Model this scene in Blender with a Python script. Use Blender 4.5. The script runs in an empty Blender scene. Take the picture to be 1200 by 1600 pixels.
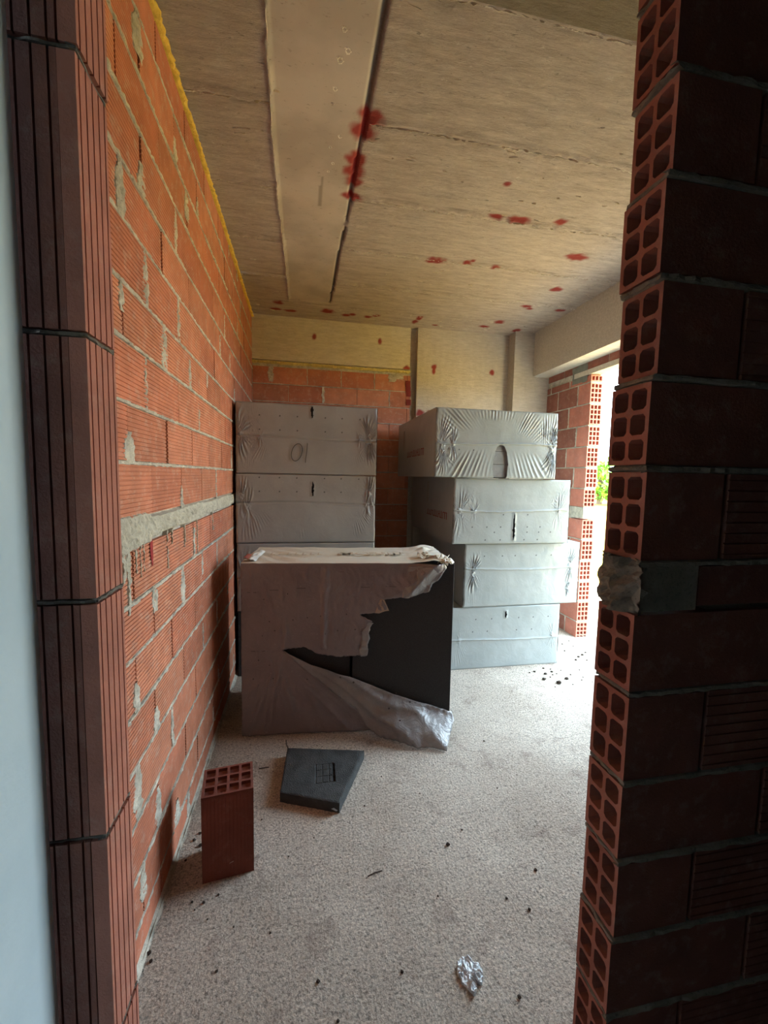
import bpy, math, random
from mathutils import Vector, Matrix, noise
from mathutils.geometry import delaunay_2d_cdt
random.seed(7)
S = bpy.context.scene
COL = S.collection

# ------------------------------------------------------------------ camera, light, exposure
F_PX, PITCH, ROLL, YAW, CAM_H = 650.0, 0.08554, 0.02004, 0.19361, 1.49603
cy, sy, cp, sp = math.cos(YAW), math.sin(YAW), math.cos(PITCH), math.sin(PITCH)
Fv = Vector((sy*cp, cy*cp, -sp)); Rv = Vector((cy, -sy, 0)); Uv = Rv.cross(Fv)
R2 = Rv*math.cos(ROLL) + Uv*math.sin(ROLL); U2 = -Rv*math.sin(ROLL) + Uv*math.cos(ROLL)
cam = bpy.data.cameras.new('camera'); cam_o = bpy.data.objects.new('camera', cam); COL.objects.link(cam_o)
M = Matrix((R2, U2, -Fv)).transposed().to_4x4(); M.translation = (0, 0, CAM_H)
cam_o.matrix_world = M
cam.sensor_fit = 'HORIZONTAL'; cam.sensor_width = 36; cam.lens = 36*F_PX/1200; cam.clip_start = .02; cam.clip_end = 400
S.camera = cam_o

w = bpy.data.worlds.new('World'); S.world = w; w.use_nodes = True
wn = w.node_tree.nodes; wl = w.node_tree.links
bg = wn['Background']; bg.inputs[0].default_value = (.68, .86, 1.0, 1); bg.inputs[1].default_value = 8.0
sun = bpy.data.lights.new('sun', 'SUN'); sun.energy = 10; sun.angle = .01; sun.color = (1, .86, .62)
sun_o = bpy.data.objects.new('sun', sun); COL.objects.link(sun_o)
sun_o.rotation_euler = Vector((.30, -.30, -.90)).to_track_quat('-Z', 'Y').to_euler()
sun_o.location = (8, 8, 12)
pl = bpy.data.lights.new('doorway_portal', 'AREA'); pl.shape = 'RECTANGLE'; pl.size = 2.5; pl.size_y = 1.46
pl.cycles.is_portal = True
pl_o = bpy.data.objects.new('doorway_portal', pl); COL.objects.link(pl_o)
pl_o.location = (2.66, 2.72, 1.22); pl_o.rotation_euler = (0, math.radians(90), 0)
S.view_settings.view_transform = 'Standard'; S.view_settings.look = 'None'
S.view_settings.gamma = 1; S.view_settings.use_curve_mapping = False
S.view_settings.exposure = 1.18
S.cycles.max_bounces = 10; S.cycles.diffuse_bounces = 8; S.cycles.sample_clamp_indirect = 8

# ------------------------------------------------------------------ helpers
def nz(x, y, z, s=1.0, seed=0.0):
    return noise.noise(Vector((x*s+seed*7.31, y*s-seed*3.7, z*s+seed*1.9)))

class MB:
    def __init__(s): s.v = []; s.f = []; s.c = []; s.mi = []; s.tint = (0, 0, 0); s.m = 0
    def vert(s, p, tint=None):
        s.v.append((p[0], p[1], p[2])); s.c.append(tint or s.tint); return len(s.v)-1
    def face(s, ids): s.f.append(ids); s.mi.append(s.m)
    def poly(s, pts): s.face([s.vert(p) for p in pts])
    def box(s, O, U, V, N):
        O, U, V, N = Vector(O), Vector(U), Vector(V), Vector(N)
        p = [O, O+U, O+U+V, O+V]; q = [a+N for a in p]
        i = [s.vert(a) for a in p+q]
        if U.cross(V).dot(N) < 0: fl = lambda t: tuple(reversed(t))
        else: fl = lambda t: t
        for t in ((3, 2, 1, 0), (4, 5, 6, 7), (0, 1, 5, 4), (1, 2, 6, 5), (2, 3, 7, 6), (3, 0, 4, 7)):
            s.face(tuple(i[k] for k in fl(t)))
    def ab(s, x0, x1, y0, y1, z0, z1):
        s.box((x0, y0, z0), (x1-x0, 0, 0), (0, y1-y0, 0), (0, 0, z1-z0))
    def grid(s, P, nu, nv, flip=False, skip=None, tint=None):
        base = len(s.v)
        for j in range(nv+1):
            for i in range(nu+1):
                s.vert(P(i/nu, j/nv), tint(i/nu, j/nv) if tint else None)
        for j in range(nv):
            for i in range(nu):
                if skip and skip((i+.5)/nu, (j+.5)/nv): continue
                a = base+j*(nu+1)+i; q = (a, a+1, a+nu+2, a+nu+1)
                s.face(q[::-1] if flip else q)
    def fluted(s, O, U, V, N, L, H, T, n, gd=.003, gw=.004):
        """clay brick: front at N=0 with n grooves running along U, body going back T along -N"""
        O, U, V, N = Vector(O), Vector(U), Vector(V), Vector(N)
        prof = [(0, -T), (0, 0)]
        for k in range(n):
            v = H*(k+.5)/n
            prof += [(v-gw/2, 0), (v-gw*.3, -gd), (v+gw*.3, -gd), (v+gw/2, 0)]
        prof += [(H, 0), (H, -T)]
        a = [s.vert(O+V*p+N*q) for p, q in prof]; b = [s.vert(O+U*L+V*p+N*q) for p, q in prof]
        fl = U.cross(V).dot(N) < 0
        for k in range(len(prof)):
            k2 = (k+1) % len(prof); q = (a[k], b[k], b[k2], a[k2]); s.face(q[::-1] if fl else q)
        s.face(tuple(b) if fl else tuple(reversed(b))); s.face(tuple(reversed(a)) if fl else tuple(a))
    def hollow(s, O, A, B, D, W, H, nx, ny, t, L, depth, rnd=.2, side=None):
        """brick seen from its open end: end plane O+A*W+B*H, body going back L along D"""
        O, A, B, D = Vector(O), Vector(A), Vector(B), Vector(D)
        fl = A.cross(B).dot(D) > 0
        F = lambda q: s.face(tuple(reversed(q)) if fl else tuple(q))
        cw = (W-t)/nx; ch = (H-t)/ny
        P = lambda a, b, d=0: s.vert(O+A*a+B*b+D*d)
        xs = [0]+[t/2+cw*i for i in range(1, nx)]+[W]; ys = [0]+[t/2+ch*i for i in range(1, ny)]+[H]
        for i in range(nx):
            for j in range(ny):
                hx0 = t+cw*i; hx1 = hx0+cw-t; hy0 = t+ch*j; hy1 = hy0+ch-t
                r = rnd*min(hx1-hx0, hy1-hy0)
                o = [P(xs[i], ys[j]), P(xs[i+1], ys[j]), P(xs[i+1], ys[j+1]), P(xs[i], ys[j+1])]
                oc = [(hx0+r, hy0), (hx1-r, hy0), (hx1, hy0+r), (hx1, hy1-r), (hx1-r, hy1), (hx0+r, hy1), (hx0, hy1-r), (hx0, hy0+r)]
                h = [P(*c) for c in oc]; g = [P(c[0], c[1], depth) for c in oc]
                F((o[0], o[1], h[1], h[0])); F((o[1], o[2], h[3], h[2])); F((o[2], o[3], h[5], h[4])); F((o[3], o[0], h[7], h[6]))
                F((o[0], h[0], h[7])); F((o[1], h[2], h[1])); F((o[2], h[4], h[3])); F((o[3], h[6], h[5]))
                for k in range(8):
                    k2 = (k+1) % 8; F((h[k], h[k2], g[k2], g[k]))
                F(tuple(g))
        keep = s.tint; s.tint = side or keep
        a = [P(0, 0), P(W, 0), P(W, H), P(0, H)]; b = [P(0, 0, L), P(W, 0, L), P(W, H, L), P(0, H, L)]
        for k in range(4):
            k2 = (k+1) % 4; F((a[k2], a[k], b[k], b[k2]))
        F(tuple(reversed(b))); s.tint = keep
    def strip(s, C, side, Nn, T, wd, n, seed, h=.004, rough=.003, nw=4, wn=.3, back=.012):
        """lumpy ribbon (mortar, foam): centre C(t), half width wd(t), along unit side, bulging along Nn"""
        side, Nn = Vector(side), Vector(Nn); base = len(s.v)
        for i in range(n+1):
            t = i/n; c = Vector(C(t)); wv = wd(t)
            for j in range(nw+1):
                u = 2*j/nw-1
                e = 1+wn*nz(c.x, c.y, c.z, 38, seed+(3 if u > 0 else 0)) + wn*.6*nz(c.x, c.y, c.z, 110, seed+(5 if u > 0 else 1))
                p = c+side*(u*wv*e)
                o = h*(1-abs(u)**3)+rough*nz(p.x, p.y, p.z, 70, seed)*(1-abs(u)**4)
                if abs(u) > .99: o = -back
                s.vert(p+Nn*o)
        for i in range(n):
            for j in range(nw):
                a = base+i*(nw+1)+j; q = (a, a+1, a+nw+2, a+nw+1)
                d = Vector(C(1))-Vector(C(0))
                s.face(q if side.cross(d).dot(Nn) > 0 else q[::-1])
    def build(s, name, mats, parent=None, smooth=False, label=None, cat=None, group=None, kind=None, origin=None):
        me = bpy.data.meshes.new(name)
        if origin is None and parent is None:
            xs, ys, zs = zip(*s.v); origin = ((min(xs)+max(xs))/2, (min(ys)+max(ys))/2, min(zs))
        o_ = Vector(origin) if origin is not None else Vector((0, 0, 0))
        me.from_pydata([(a-o_.x, b-o_.y, c-o_.z) for a, b, c in s.v], [], s.f)
        if not isinstance(mats, (list, tuple)): mats = [mats]
        for m in mats: me.materials.append(m)
        if len(mats) > 1: me.polygons.foreach_set('material_index', s.mi)
        at = me.color_attributes.new('tint', 'FLOAT_COLOR', 'POINT')
        at.data.foreach_set('color', [q for c in s.c for q in (c[0], c[1], c[2], 1.0)])
        if smooth: me.polygons.foreach_set('use_smooth', [True]*len(me.polygons))
        me.update()
        o = bpy.data.objects.new(name, me); COL.objects.link(o); o.location = o_
        if parent is not None: o.parent = parent
        tag(o, label, cat, group, kind)
        return o

def tag(o, label=None, cat=None, group=None, kind=None):
    if label: o['label'] = label
    if cat: o['category'] = cat
    if group: o['group'] = group
    if kind: o['kind'] = kind
def empty(name, loc, rz=0, **k):
    o = bpy.data.objects.new(name, None); COL.objects.link(o); o.location = loc; o.rotation_euler = (0, 0, rz)
    o.empty_display_size = .1; tag(o, **k); return o

# ------------------------------------------------------------------ materials
class NT:
    def __init__(s, name, rough=.9, spec=.3):
        s.m = bpy.data.materials.new(name); s.m.use_nodes = True; s.t = s.m.node_tree; s.n = s.t.nodes
        s.b = s.n['Principled BSDF']; s.b.inputs['Roughness'].default_value = rough
        s.b.inputs['Specular IOR Level'].default_value = spec
        s.tc = s.n.new('ShaderNodeTexCoord'); s.geo = s.n.new('ShaderNodeNewGeometry')
    def link(s, a, b): s.t.links.new(a, b)
    def noise(s, scale, detail=6, rough=.6, stretch=None, dist=0):
        n = s.n.new('ShaderNodeTexNoise'); n.inputs['Scale'].default_value = scale; n.inputs['Detail'].default_value = detail
        n.inputs['Roughness'].default_value = rough; n.inputs['Distortion'].default_value = dist
        mp = s.n.new('ShaderNodeMapping'); s.link(s.geo.outputs['Position'], mp.inputs[0])
        if stretch: mp.inputs['Scale'].default_value = stretch
        s.link(mp.outputs[0], n.inputs['Vector']); return n.outputs['Fac']
    def voro(s, scale, feature='F1'):
        n = s.n.new('ShaderNodeTexVoronoi'); n.inputs['Scale'].default_value = scale; n.feature = feature
        s.link(s.geo.outputs['Position'], n.inputs['Vector']); return n.outputs['Distance']
    def ramp(s, f, stops):
        r = s.n.new('ShaderNodeValToRGB'); e = r.color_ramp.elements
        while len(e) < len(stops): e.new(.5)
        for k, (p, c) in enumerate(stops):
            e[k].position = p; e[k].color = (c, c, c, 1) if not isinstance(c, tuple) else c+(1,)
        s.link(f, r.inputs[0]); return r.outputs[0]
    def mix(s, fac, a, b, mode='MIX'):
        m = s.n.new('ShaderNodeMix'); m.data_type = 'RGBA'; m.blend_type = mode
        for sock, val in ((m.inputs[0], fac), (m.inputs[6], a), (m.inputs[7], b)):
            if hasattr(val, 'links'): s.link(val, sock)
            elif isinstance(val, tuple): sock.default_value = val+(1,) if len(val) == 3 else val
            else: sock.default_value = val
        return m.outputs[2]
    def math(s, op, a, b=0.0):
        m = s.n.new('ShaderNodeMath'); m.operation = op
        for sock, val in ((m.inputs[0], a), (m.inputs[1], b)):
            if hasattr(val, 'links'): s.link(val, sock)
            else: sock.default_value = val
        return m.outputs[0]
    def attr(s):
        a = s.n.new('ShaderNodeAttribute'); a.attribute_name = 'tint'
        sp_ = s.n.new('ShaderNodeSeparateColor'); s.link(a.outputs['Color'], sp_.inputs[0]); return sp_.outputs
    def color(s, c):
        if hasattr(c, 'links'): s.link(c, s.b.inputs['Base Color'])
        else: s.b.inputs['Base Color'].default_value = c+(1,)
    def bump(s, f, dist=.002, strength=1.0):
        b = s.n.new('ShaderNodeBump'); b.inputs['Distance'].default_value = dist; b.inputs['Strength'].default_value = strength
        s.link(f, b.inputs['Height']); s.link(b.outputs[0], s.b.inputs['Normal'])

def mat_brick(name, c1, c2, dust=.35):
    n = NT(name, .88, .2); r, g, b = n.attr()[:3]
    base = n.mix(g, c1, c2)
    blot = n.ramp(n.noise(9, 5), [(.35, .82), (.7, 1.1)])
    base = n.mix(1.0, base, blot, 'MULTIPLY')
    rr = n.n.new('ShaderNodeCombineColor')
    for k in range(3): n.link(r, rr.inputs[k])
    base = n.mix(1.0, base, rr.outputs[0], 'MULTIPLY')
    d = n.math('MULTIPLY', n.ramp(n.noise(23, 8, .72), [(.52, 0.0), (.78, 1.0)]), dust)
    n.color(n.mix(d, base, (.62, .52, .42)))
    n.bump(n.noise(160, 6, .7), .0015)
    return n.m
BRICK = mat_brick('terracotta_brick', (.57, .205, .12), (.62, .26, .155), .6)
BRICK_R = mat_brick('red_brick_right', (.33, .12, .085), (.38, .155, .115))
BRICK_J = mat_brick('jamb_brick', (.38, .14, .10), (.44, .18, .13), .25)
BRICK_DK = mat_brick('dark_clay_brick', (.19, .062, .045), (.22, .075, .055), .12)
def mat_mortar(name, c1, c2, bscale=90, bd=.004):
    n = NT(name, .95, .15)
    c = n.mix(n.ramp(n.noise(14, 8, .7), [(.35, 0.0), (.65, 1.0)]), c1, c2)
    pits = n.ramp(n.noise(150, 4, .8), [(.3, .45), (.45, 1.0)])
    n.color(n.mix(1.0, c, pits, 'MULTIPLY')); n.bump(n.noise(bscale, 9, .75), bd)
    return n.m
MORTAR = mat_mortar('grey_mortar', (.38, .35, .29), (.72, .67, .56))
MORTAR_J = mat_mortar('jamb_mortar', (.16, .14, .12), (.30, .27, .23))
MORTAR_DK = mat_mortar('joint_shadow_mortar', (.20, .17, .13), (.34, .29, .23))
BAND = mat_mortar('cast_concrete_band', (.52, .48, .38), (.74, .70, .58), 120, .006)

def mat_ceiling():
    n = NT('board_marked_concrete', .92, .15); red, strip, dark = n.attr()[:3]
    streak = n.noise(6, 9, .75, (1.0, 5.0, 5.0)); fine = n.noise(11, 9, .8, (1.4, 8, 8), .4)
    c = n.mix(n.ramp(streak, [(.33, 0.0), (.68, 1.0)]), (.425, .35, .29), (.68, .585, .50))
    c = n.mix(n.ramp(fine, [(.52, 0.0), (.72, .55)]), c, (.76, .73, .68))
    fl = n.ramp(n.noise(26, 7, .8, (1, 2.2, 2.2), .5), [(.60, 0.0), (.68, .75)]); c = n.mix(fl, c, (.80, .77, .70))
    pit = n.ramp(n.noise(22, 7, .78, (1, 2.6, 2.6), .3), [(.33, 1.0), (.40, 0.0)])
    sm = n.mix(n.ramp(n.noise(3, 5, .5), [(.4, 0.0), (.6, 1.0)]), (.42, .36, .305), (.53, .46, .395))
    c = n.mix(strip, c, sm)
    c = n.mix(n.math('MULTIPLY', pit, .75), c, (.17, .145, .115))
    c = n.mix(n.math('MULTIPLY', dark, .8), c, (.14, .11, .08))
    c = n.mix(red, c, (.30, .022, .020)); n.color(c)
    h = n.mix(strip, n.mix(.5, n.noise(38, 10, .78, (.7, 3, 3)), n.noise(9, 7, .7, (1, 4, 4))), (.5, .5, .5))
    n.bump(h, .022)
    return n.m
CEIL = mat_ceiling()
def mat_beam(name, c1, c2, pits=.6, stretch=(2, 12, 12)):
    n = NT(name, .92, .15); red = n.attr()[0]
    c = n.mix(n.ramp(n.noise(5, 9, .75, stretch), [(.35, 0.0), (.65, 1.0)]), c1, c2)
    pit = n.math('MULTIPLY', n.ramp(n.noise(26, 6, .75, (1, 3, 3)), [(.30, 1.0), (.38, 0.0)]), pits)
    c = n.mix(pit, c, (.16, .13, .09)); c = n.mix(red, c, (.30, .022, .020)); n.color(c)
    n.bump(n.noise(40, 9, .75, (1, 3, 3)), .006); return n.m
BEAM = mat_beam('pale_beam_concrete', (.58, .52, .42), (.76, .70, .59))
PANEL = mat_beam('grey_panel_concrete', (.50, .45, .38), (.66, .60, .52), .5)
SHADECON = mat_beam('beam_painted_shade', (.22, .18, .12), (.34, .29, .21), .5)  # beam underside gets little light; that shade is put into the colour

def mat_floor():
    n = NT('rough_screed', .93, .2)
    c = n.mix(n.ramp(n.noise(2.2, 6, .6), [(.38, 0.0), (.62, 1.0)]), (.53, .455, .38), (.65, .575, .49))
    grain = n.ramp(n.noise(120, 5, .75), [(.36, .52), (.50, 1.0), (.62, 1.28)])
    c = n.mix(1.0, c, grain, 'MULTIPLY')
    gm = n.ramp(n.noise(62, 4, .8), [(.36, .5), (.47, 1.0)]); c = n.mix(1.0, c, gm, 'MULTIPLY')
    st = n.ramp(n.noise(6.5, 5, .65, None, .6), [(.56, 0.0), (.70, .6)]); c = n.mix(st, c, (.27, .20, .165))
    sp_ = n.ramp(n.voro(21), [(.05, 1.0), (.10, 0.0)])
    gate = n.ramp(n.noise(9, 3), [(.48, 0.0), (.56, 1.0)])
    c = n.mix(n.math('MULTIPLY', n.math('MULTIPLY', sp_, gate), .8), c, (.10, .08, .065))
    n.color(c); n.bump(n.mix(.35, n.noise(95, 6, .7), n.noise(28, 5, .6)), .016); return n.m
FLOOR = mat_floor()

def mat_film(name, c1, c2, rough=.30, wr=.004):
    n = NT(name, rough, .5); dot, dirt, k = n.attr()[:3]
    c = n.mix(n.ramp(n.noise(3.5, 5, .6), [(.35, 0.0), (.65, 1.0)]), c1, c2)
    c = n.mix(n.math('MULTIPLY', n.ramp(n.noise(60, 4, .8), [(.62, 0.0), (.72, 1.0)]), .25), c, (.7, .7, .66))
    c = n.mix(dirt, c, (.30, .045, .04)); c = n.mix(dot, c, (.03, .03, .03)); n.color(c)
    n.bump(n.noise(14, 6, .6, None, .8), wr, .6); return n.m
FILM = mat_film('grey_packaging_film', (.34, .38, .375), (.40, .44, .435))
FILM_SHADE = mat_film('grey_film_painted_shade', (.30, .30, .29), (.35, .35, .34))  # same film, darkened in its colour for the dimmer left stack
FILM_F = mat_film('torn_film_painted_shade', (.205, .183, .19), (.25, .225, .23), .22, .014)  # same grey film, weak light on this front put into its colour
FILM_LIT = mat_film('film_top_painted_light', (.74, .70, .58), (.82, .78, .68), .45, .008)  # same film, light from above and warm bounce put into its colour
FILM_FLAP = mat_film('loose_silver_film', (.23, .23, .235), (.30, .30, .305), .2, .018)
def plain(name, c, rough=.8, spec=.3, bs=0, bd=.002, metal=0):
    n = NT(name, rough, spec); n.b.inputs['Metallic'].default_value = metal
    v = n.ramp(n.noise(18, 5), [(.3, .85), (.7, 1.12)]); n.color(n.mix(1.0, c, v, 'MULTIPLY'))
    if bs: n.bump(n.noise(bs, 7, .7), bd)
    return n.m
def mat_eps():
    n = NT('graphite_foam', .75, .35); c = n.ramp(n.voro(230), [(.1, .045), (.7, .03)])
    n.color(n.mix(1.0, c, (.92, 1.0, 1.06), 'MULTIPLY')); n.bump(n.voro(230), .0012); return n.m
EPS = mat_eps()
def mat_slab():
    n = NT('sanded_graphite_foam', .8, .3); c = n.mix(n.ramp(n.noise(12, 6), [(.4, 0.0), (.65, 1.0)]), (.040, .042, .042), (.070, .073, .072))
    sp_ = n.ramp(n.noise(140, 3, .8), [(.66, 0.0), (.72, .6)]); n.color(n.mix(sp_, c, (.35, .37, .36)))
    n.bump(n.voro(220), .002); return n.m
SLAB = mat_slab()
EPS_GREY = plain('speckled_grey_foam', (.30, .31, .31), .9, .2, 200, .003)
YFOAM = plain('yellow_foam', (.86, .58, .10), .7, .3, 60, .006)
YFOAM_B = plain('pale_yellow_foam', (.78, .66, .24), .7, .3, 60, .006)
PALE = mat_mortar('pale_blue_plaster', (.60, .66, .68), (.68, .74, .76), 40, .0008)
def mat_pale():
    n = NT('smooth_pale_wall', .8, .2)
    c = n.mix(n.ramp(n.noise(5, 6), [(.35, 0.0), (.7, 1.0)]), (.50, .63, .72), (.60, .72, .80))
    n.color(n.mix(n.ramp(n.voro(9), [(.018, 1.0), (.03, 0.0)]), c, (.08, .08, .08))); n.bump(n.noise(30, 4), .0008); return n.m
PALE = mat_pale()
HALL = plain('hall_plaster', (.05, .045, .04), .95, .1)
FOIL = plain('crumpled_foil', (.80, .86, .90), .30, .6, 300, .003, .75)
INK = plain('marker_ink', (.09, .08, .075), .7)
REDINK = plain('red_print', (.34, .085, .06), .6)
BROWNINK = plain('brown_print', (.62, .53, .40), .6)
PAPER = plain('white_label', (.42, .41, .37), .6)
LABELR = plain('white_and_red_label', (.8, .78, .72), .6)
CRUMB = plain('dark_crumb', (.07, .055, .045), .95, .1, 200, .004)
STEEL = plain('rusty_wire', (.07, .05, .04), .7)
LEAF = plain('bright_leaf', (.16, .38, .04), .6)
WOOD = plain('bark', (.16, .11, .07), .9)
def mat_ground():
    n = NT('sunlit_paving', .9, .2)
    bt = n.n.new('ShaderNodeTexBrick'); n.link(n.geo.outputs['Position'], bt.inputs['Vector'])
    bt.inputs['Scale'].default_value = 2.2; bt.inputs['Mortar Size'].default_value = .012; bt.offset = 0
    bt.inputs['Color1'].default_value = (.62, .52, .36, 1); bt.inputs['Color2'].default_value = (.66, .56, .40, 1)
    bt.inputs['Mortar'].default_value = (.5, .4, .25, 1)
    n.color(n.mix(n.ramp(n.noise(1.2, 4), [(.4, 0.0), (.7, .3)]), bt.outputs['Color'], (.68, .58, .38))); return n.m
PAVE = mat_ground()
GROUND = plain('dry_yellow_field', (.46, .29, .05), .95, .1)

# ------------------------------------------------------------------ setting: floor and ceiling
XL, XR, YB, H = -.485, 2.5646, 4.31, 3.02
m = MB()
def Pf(u, v):
    x = XL-.10+u*(2.70-XL+.0+.10); y = -1.3+v*(YB+1.4); 
    e = 0.0 if y < .3 else 1.0
    return (x, y, .0025*nz(x, y, 0, 3)+e*.0014*nz(x, y, 0, 16))
m.grid(Pf, 260, 380); m.box((XL-.1, -1.3, -.15), (3.285, 0, 0), (0, YB+1.4, 0), (0, 0, .14))
m.build('floor', FLOOR, smooth=True, kind='structure')

RED = [(.28,1.90,.055,.05),(.26,1.98,.06,.05),(.25,2.15,.05,.05),(.25,2.23,.05,.055),(.255,2.30,.045,.04),(.26,2.42,.065,.03),
 (1.04,2.14,.02,.02),(1.10,2.40,.045,.018),(1.25,2.40,.07,.03),(1.50,2.37,.04,.03),(.91,2.96,.075,.045),(1.14,2.93,.03,.03),(1.17,2.90,.02,.02),
 (1.36,2.95,.032,.03),(1.84,2.69,.08,.045),(1.95,2.26,.03,.06),(2.0,3.17,.05,.04),(1.94,3.52,.05,.03),(1.99,3.56,.035,.02),(2.27,3.53,.05,.03),
 (-.22,3.97,.05,.04),(-.25,4.13,.05,.03),(-.12,4.14,.06,.03),(.22,4.07,.06,.05),(.40,4.12,.04,.03),(.46,4.09,.03,.03),(.61,4.11,.035,.03),(.68,4.06,.035,.025),
 (1.10,4.02,.03,.06),(1.08,4.12,.03,.05),(1.79,4.08,.05,.03),(1.88,3.92,.05,.04),(2.16,4.10,.04,.05),(1.30,4.16,.03,.02)]
def redv(x, y, lst):
    r = 0
    for a, b, p, q in lst:
        dx, dy = (x-a)/p, (y-b)/q
        if abs(dx) < 1.8 and abs(dy) < 1.8:
            d = math.hypot(dx, dy)+.35*nz(x, y, 0, 28)
            r = max(r, min(1, max(0, (1.25-d)/.55)))
    return r*.92
SEAM = [1.39, 1.91, 2.42, 2.94, 3.46, 3.95]
def xl_(y): return -.13+.012*math.sin(y*2.1)+.02*(y-2.5)*-.3+.006*nz(y, 0, 0, 9)
def xr_(y): return .262-.012*(y-1.5)+.012*nz(y, 3, 0, 1.7)+.004*nz(y, 0, 0, 14)
ceil_info = {}
def ceil_z(x, y):
    a, b = xl_(y), xr_(y); ins = a < x < b and y < 3.87; d = 0; dark = 0
    if not ins:
        d += .0035*nz(x*.6, y*3, 0, 7)+.0022*nz(x, y*2, 0, 33)
        for k, s_ in enumerate(SEAM):
            q = s_+.012*nz(x, s_, 0, 2.5)+.004*nz(x, s_, 1, 20); e = abs(y-q)
            if e < .014: d -= (.011+.014*nz(x, s_, 0, 30))*(1-e/.014)
            if e > .014 and e < .034: d += .004*(1-(e-.014)/.02); dark = max(dark, .6*(.35+nz(x*.3, y, 0, 25)))
        d += .003*(int(math.floor((y-1.39)/.515)) % 2)
    else:
        d += .006
        if abs(y-2.86) < .012 and x < .22: d -= .006
    if y < 3.87:
        if abs(x-a) < .0075: d -= .009+.004*nz(x, y, 0, 40)
        if abs(x-b) < .0085 and not (2.66 < y < 2.70): d += .016; dark = 1
    e = abs(x-(.10+.01*math.sin(y*7)))
    if 2.30 < y < 2.55 and e < .008: dark = max(dark, .6)
    return d, dark, ins
def Pc(u, v):
    x = XL-.05+u*(2.46-XL+.05); y = .55+v*(YB+.02-.55); return (x, y, H+ceil_z(x, y)[0])
def Tc(u, v):
    x = XL-.05+u*(2.46-XL+.05); y = .55+v*(YB+.02-.55); z, dk, ins = ceil_z(x, y)
    return (redv(x, y, RED), 1.0 if ins else 0.0, max(0, dk))
m.grid(Pc, 300, 376, flip=True, tint=Tc)
m = MB(); m.grid(Pc, 300, 376, flip=True, tint=Tc); m.tint = (0, 0, 0)
m.box((XL-.25, .3, H+.03), (3.45, 0, 0), (0, 4.3, 0), (0, 0, .22))
ceiling = m.build('ceiling', CEIL, smooth=True, kind='structure')
CFLECK = mat_mortar('pale_concrete_burr', (.60, .53, .43), (.84, .78, .67), 90, .004)
m = MB()
for k, s_ in enumerate(SEAM[:-1]):
    for x0, x1 in ((XL, -.14), (.28, 2.38)):
        m.strip(lambda t: (x0+t*(x1-x0), s_+.012*nz(x0+t*(x1-x0), s_, 0, 2.5)+.012, H-.001), (0, 1, 0), (0, 0, -1), 0,
                lambda t: max(.0008, .0055*(.55+1.8*nz(t*6*(x1-x0), s_, x0, 1))), int(150*(x1-x0)), k+x0, .0035, .010, 3, .9)
for q in range(260):
    x, y = random.uniform(XL, 2.36), random.uniform(1.3, 4.2)
    if -.14 < x < .27: continue
    l, w_ = random.uniform(.008, .05), random.uniform(.0015, .004)
    m.strip(lambda t: (x+t*l, y+.2*l*t*math.sin(q), H), (0, 1, 0), (0, 0, -1), 0, lambda t: w_*math.sin(.2+2.8*t), 6, q, .0015, .004, 2, .8)
m.strip(lambda t: (xl_(.6+t*3.27), .6+t*3.27, H-.002), (1, 0, 0), (0, 0, -1), 0, lambda t: .0028, 320, 2, .004, .004, 3, .8)
for x, y, a in [(.135, 1.57, .016), (.155, 1.64, .02), (.13, 1.68, .022), (.12, 1.80, .017), (.115, 1.87, .012), (.16, 2.03, .016), (.12, 2.10, .013), (.14, 2.2, .014), (.12, 2.26, .012)]:
    base = len(m.v)
    for k in range(19):
        an = k*6.2832/18
        for rr_, zz_ in ((a*.25*(1+nz(k, x, y, .9)), 0), (a*.45, .0012), (a*.62*(1+.5*nz(k, y, x, .8)), 0)): m.vert((x+rr_*math.cos(an), y+rr_*math.sin(an)*1.2, H+.005-zz_))
    for k in range(18):
        for j in range(2):
            b_ = base+k*3+j; m.face((b_, b_+1, b_+4, b_+3))
m.build('cement_burr', CFLECK, ceiling, label='pale raised cement burrs along board joints', kind='stuff').location = -ceiling.location

# ------------------------------------------------------------------ left brick wall
def rt(lo=.88, hi=1.08): return (random.uniform(lo, hi), random.random(), 0)
m = MB(); m.m = 1; m.ab(XL-.16, XL-.013, .70, YB+.12, -.02, H-.006)
lv_lo = [-.05, .117, .283, .45, .617, .783, .950, 1.115, 1.275]
lv_hi = [1.355, 1.521, 1.687, 1.856, 2.010, 2.182, 2.334, 2.510, 2.673, 2.846, 2.992]
rows = [(lv_lo[i], lv_lo[i+1], i) for i in range(len(lv_lo)-1)]+[(lv_hi[i], lv_hi[i+1], i) for i in range(len(lv_hi)-1)]
smears = []
for z0, z1, k in rows:
    off = (1.30 if k % 2 else 1.475)+random.uniform(-.012, .012)
    if z0 < 1.3: off = (1.30 if (k % 2) else 1.47)+random.uniform(-.01, .01)
    y = off-.345*2
    js = []
    while y < YB:
        a, b = max(y+.002, .70), min(y+.343, YB); 
        if b-a > .03:
            m.m = 0; m.tint = rt(); 
            o = random.uniform(-.002, .002)
            m.fluted((XL+o, a, z0+.006), (0, 1, 0), (0, 0, 1), (1, 0, 0), b-a-random.uniform(.002, .005), z1-z0-.012, .02, 12, .0032, .0042)
        js.append(y); y += .345+random.uniform(-.004, .004)
    for y in js:
        if .95 < y < 3.6:
            r = random.random()
            if (y < 1.9 and r < .72) or r < .34: smears.append((y, z0, z1))
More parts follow.
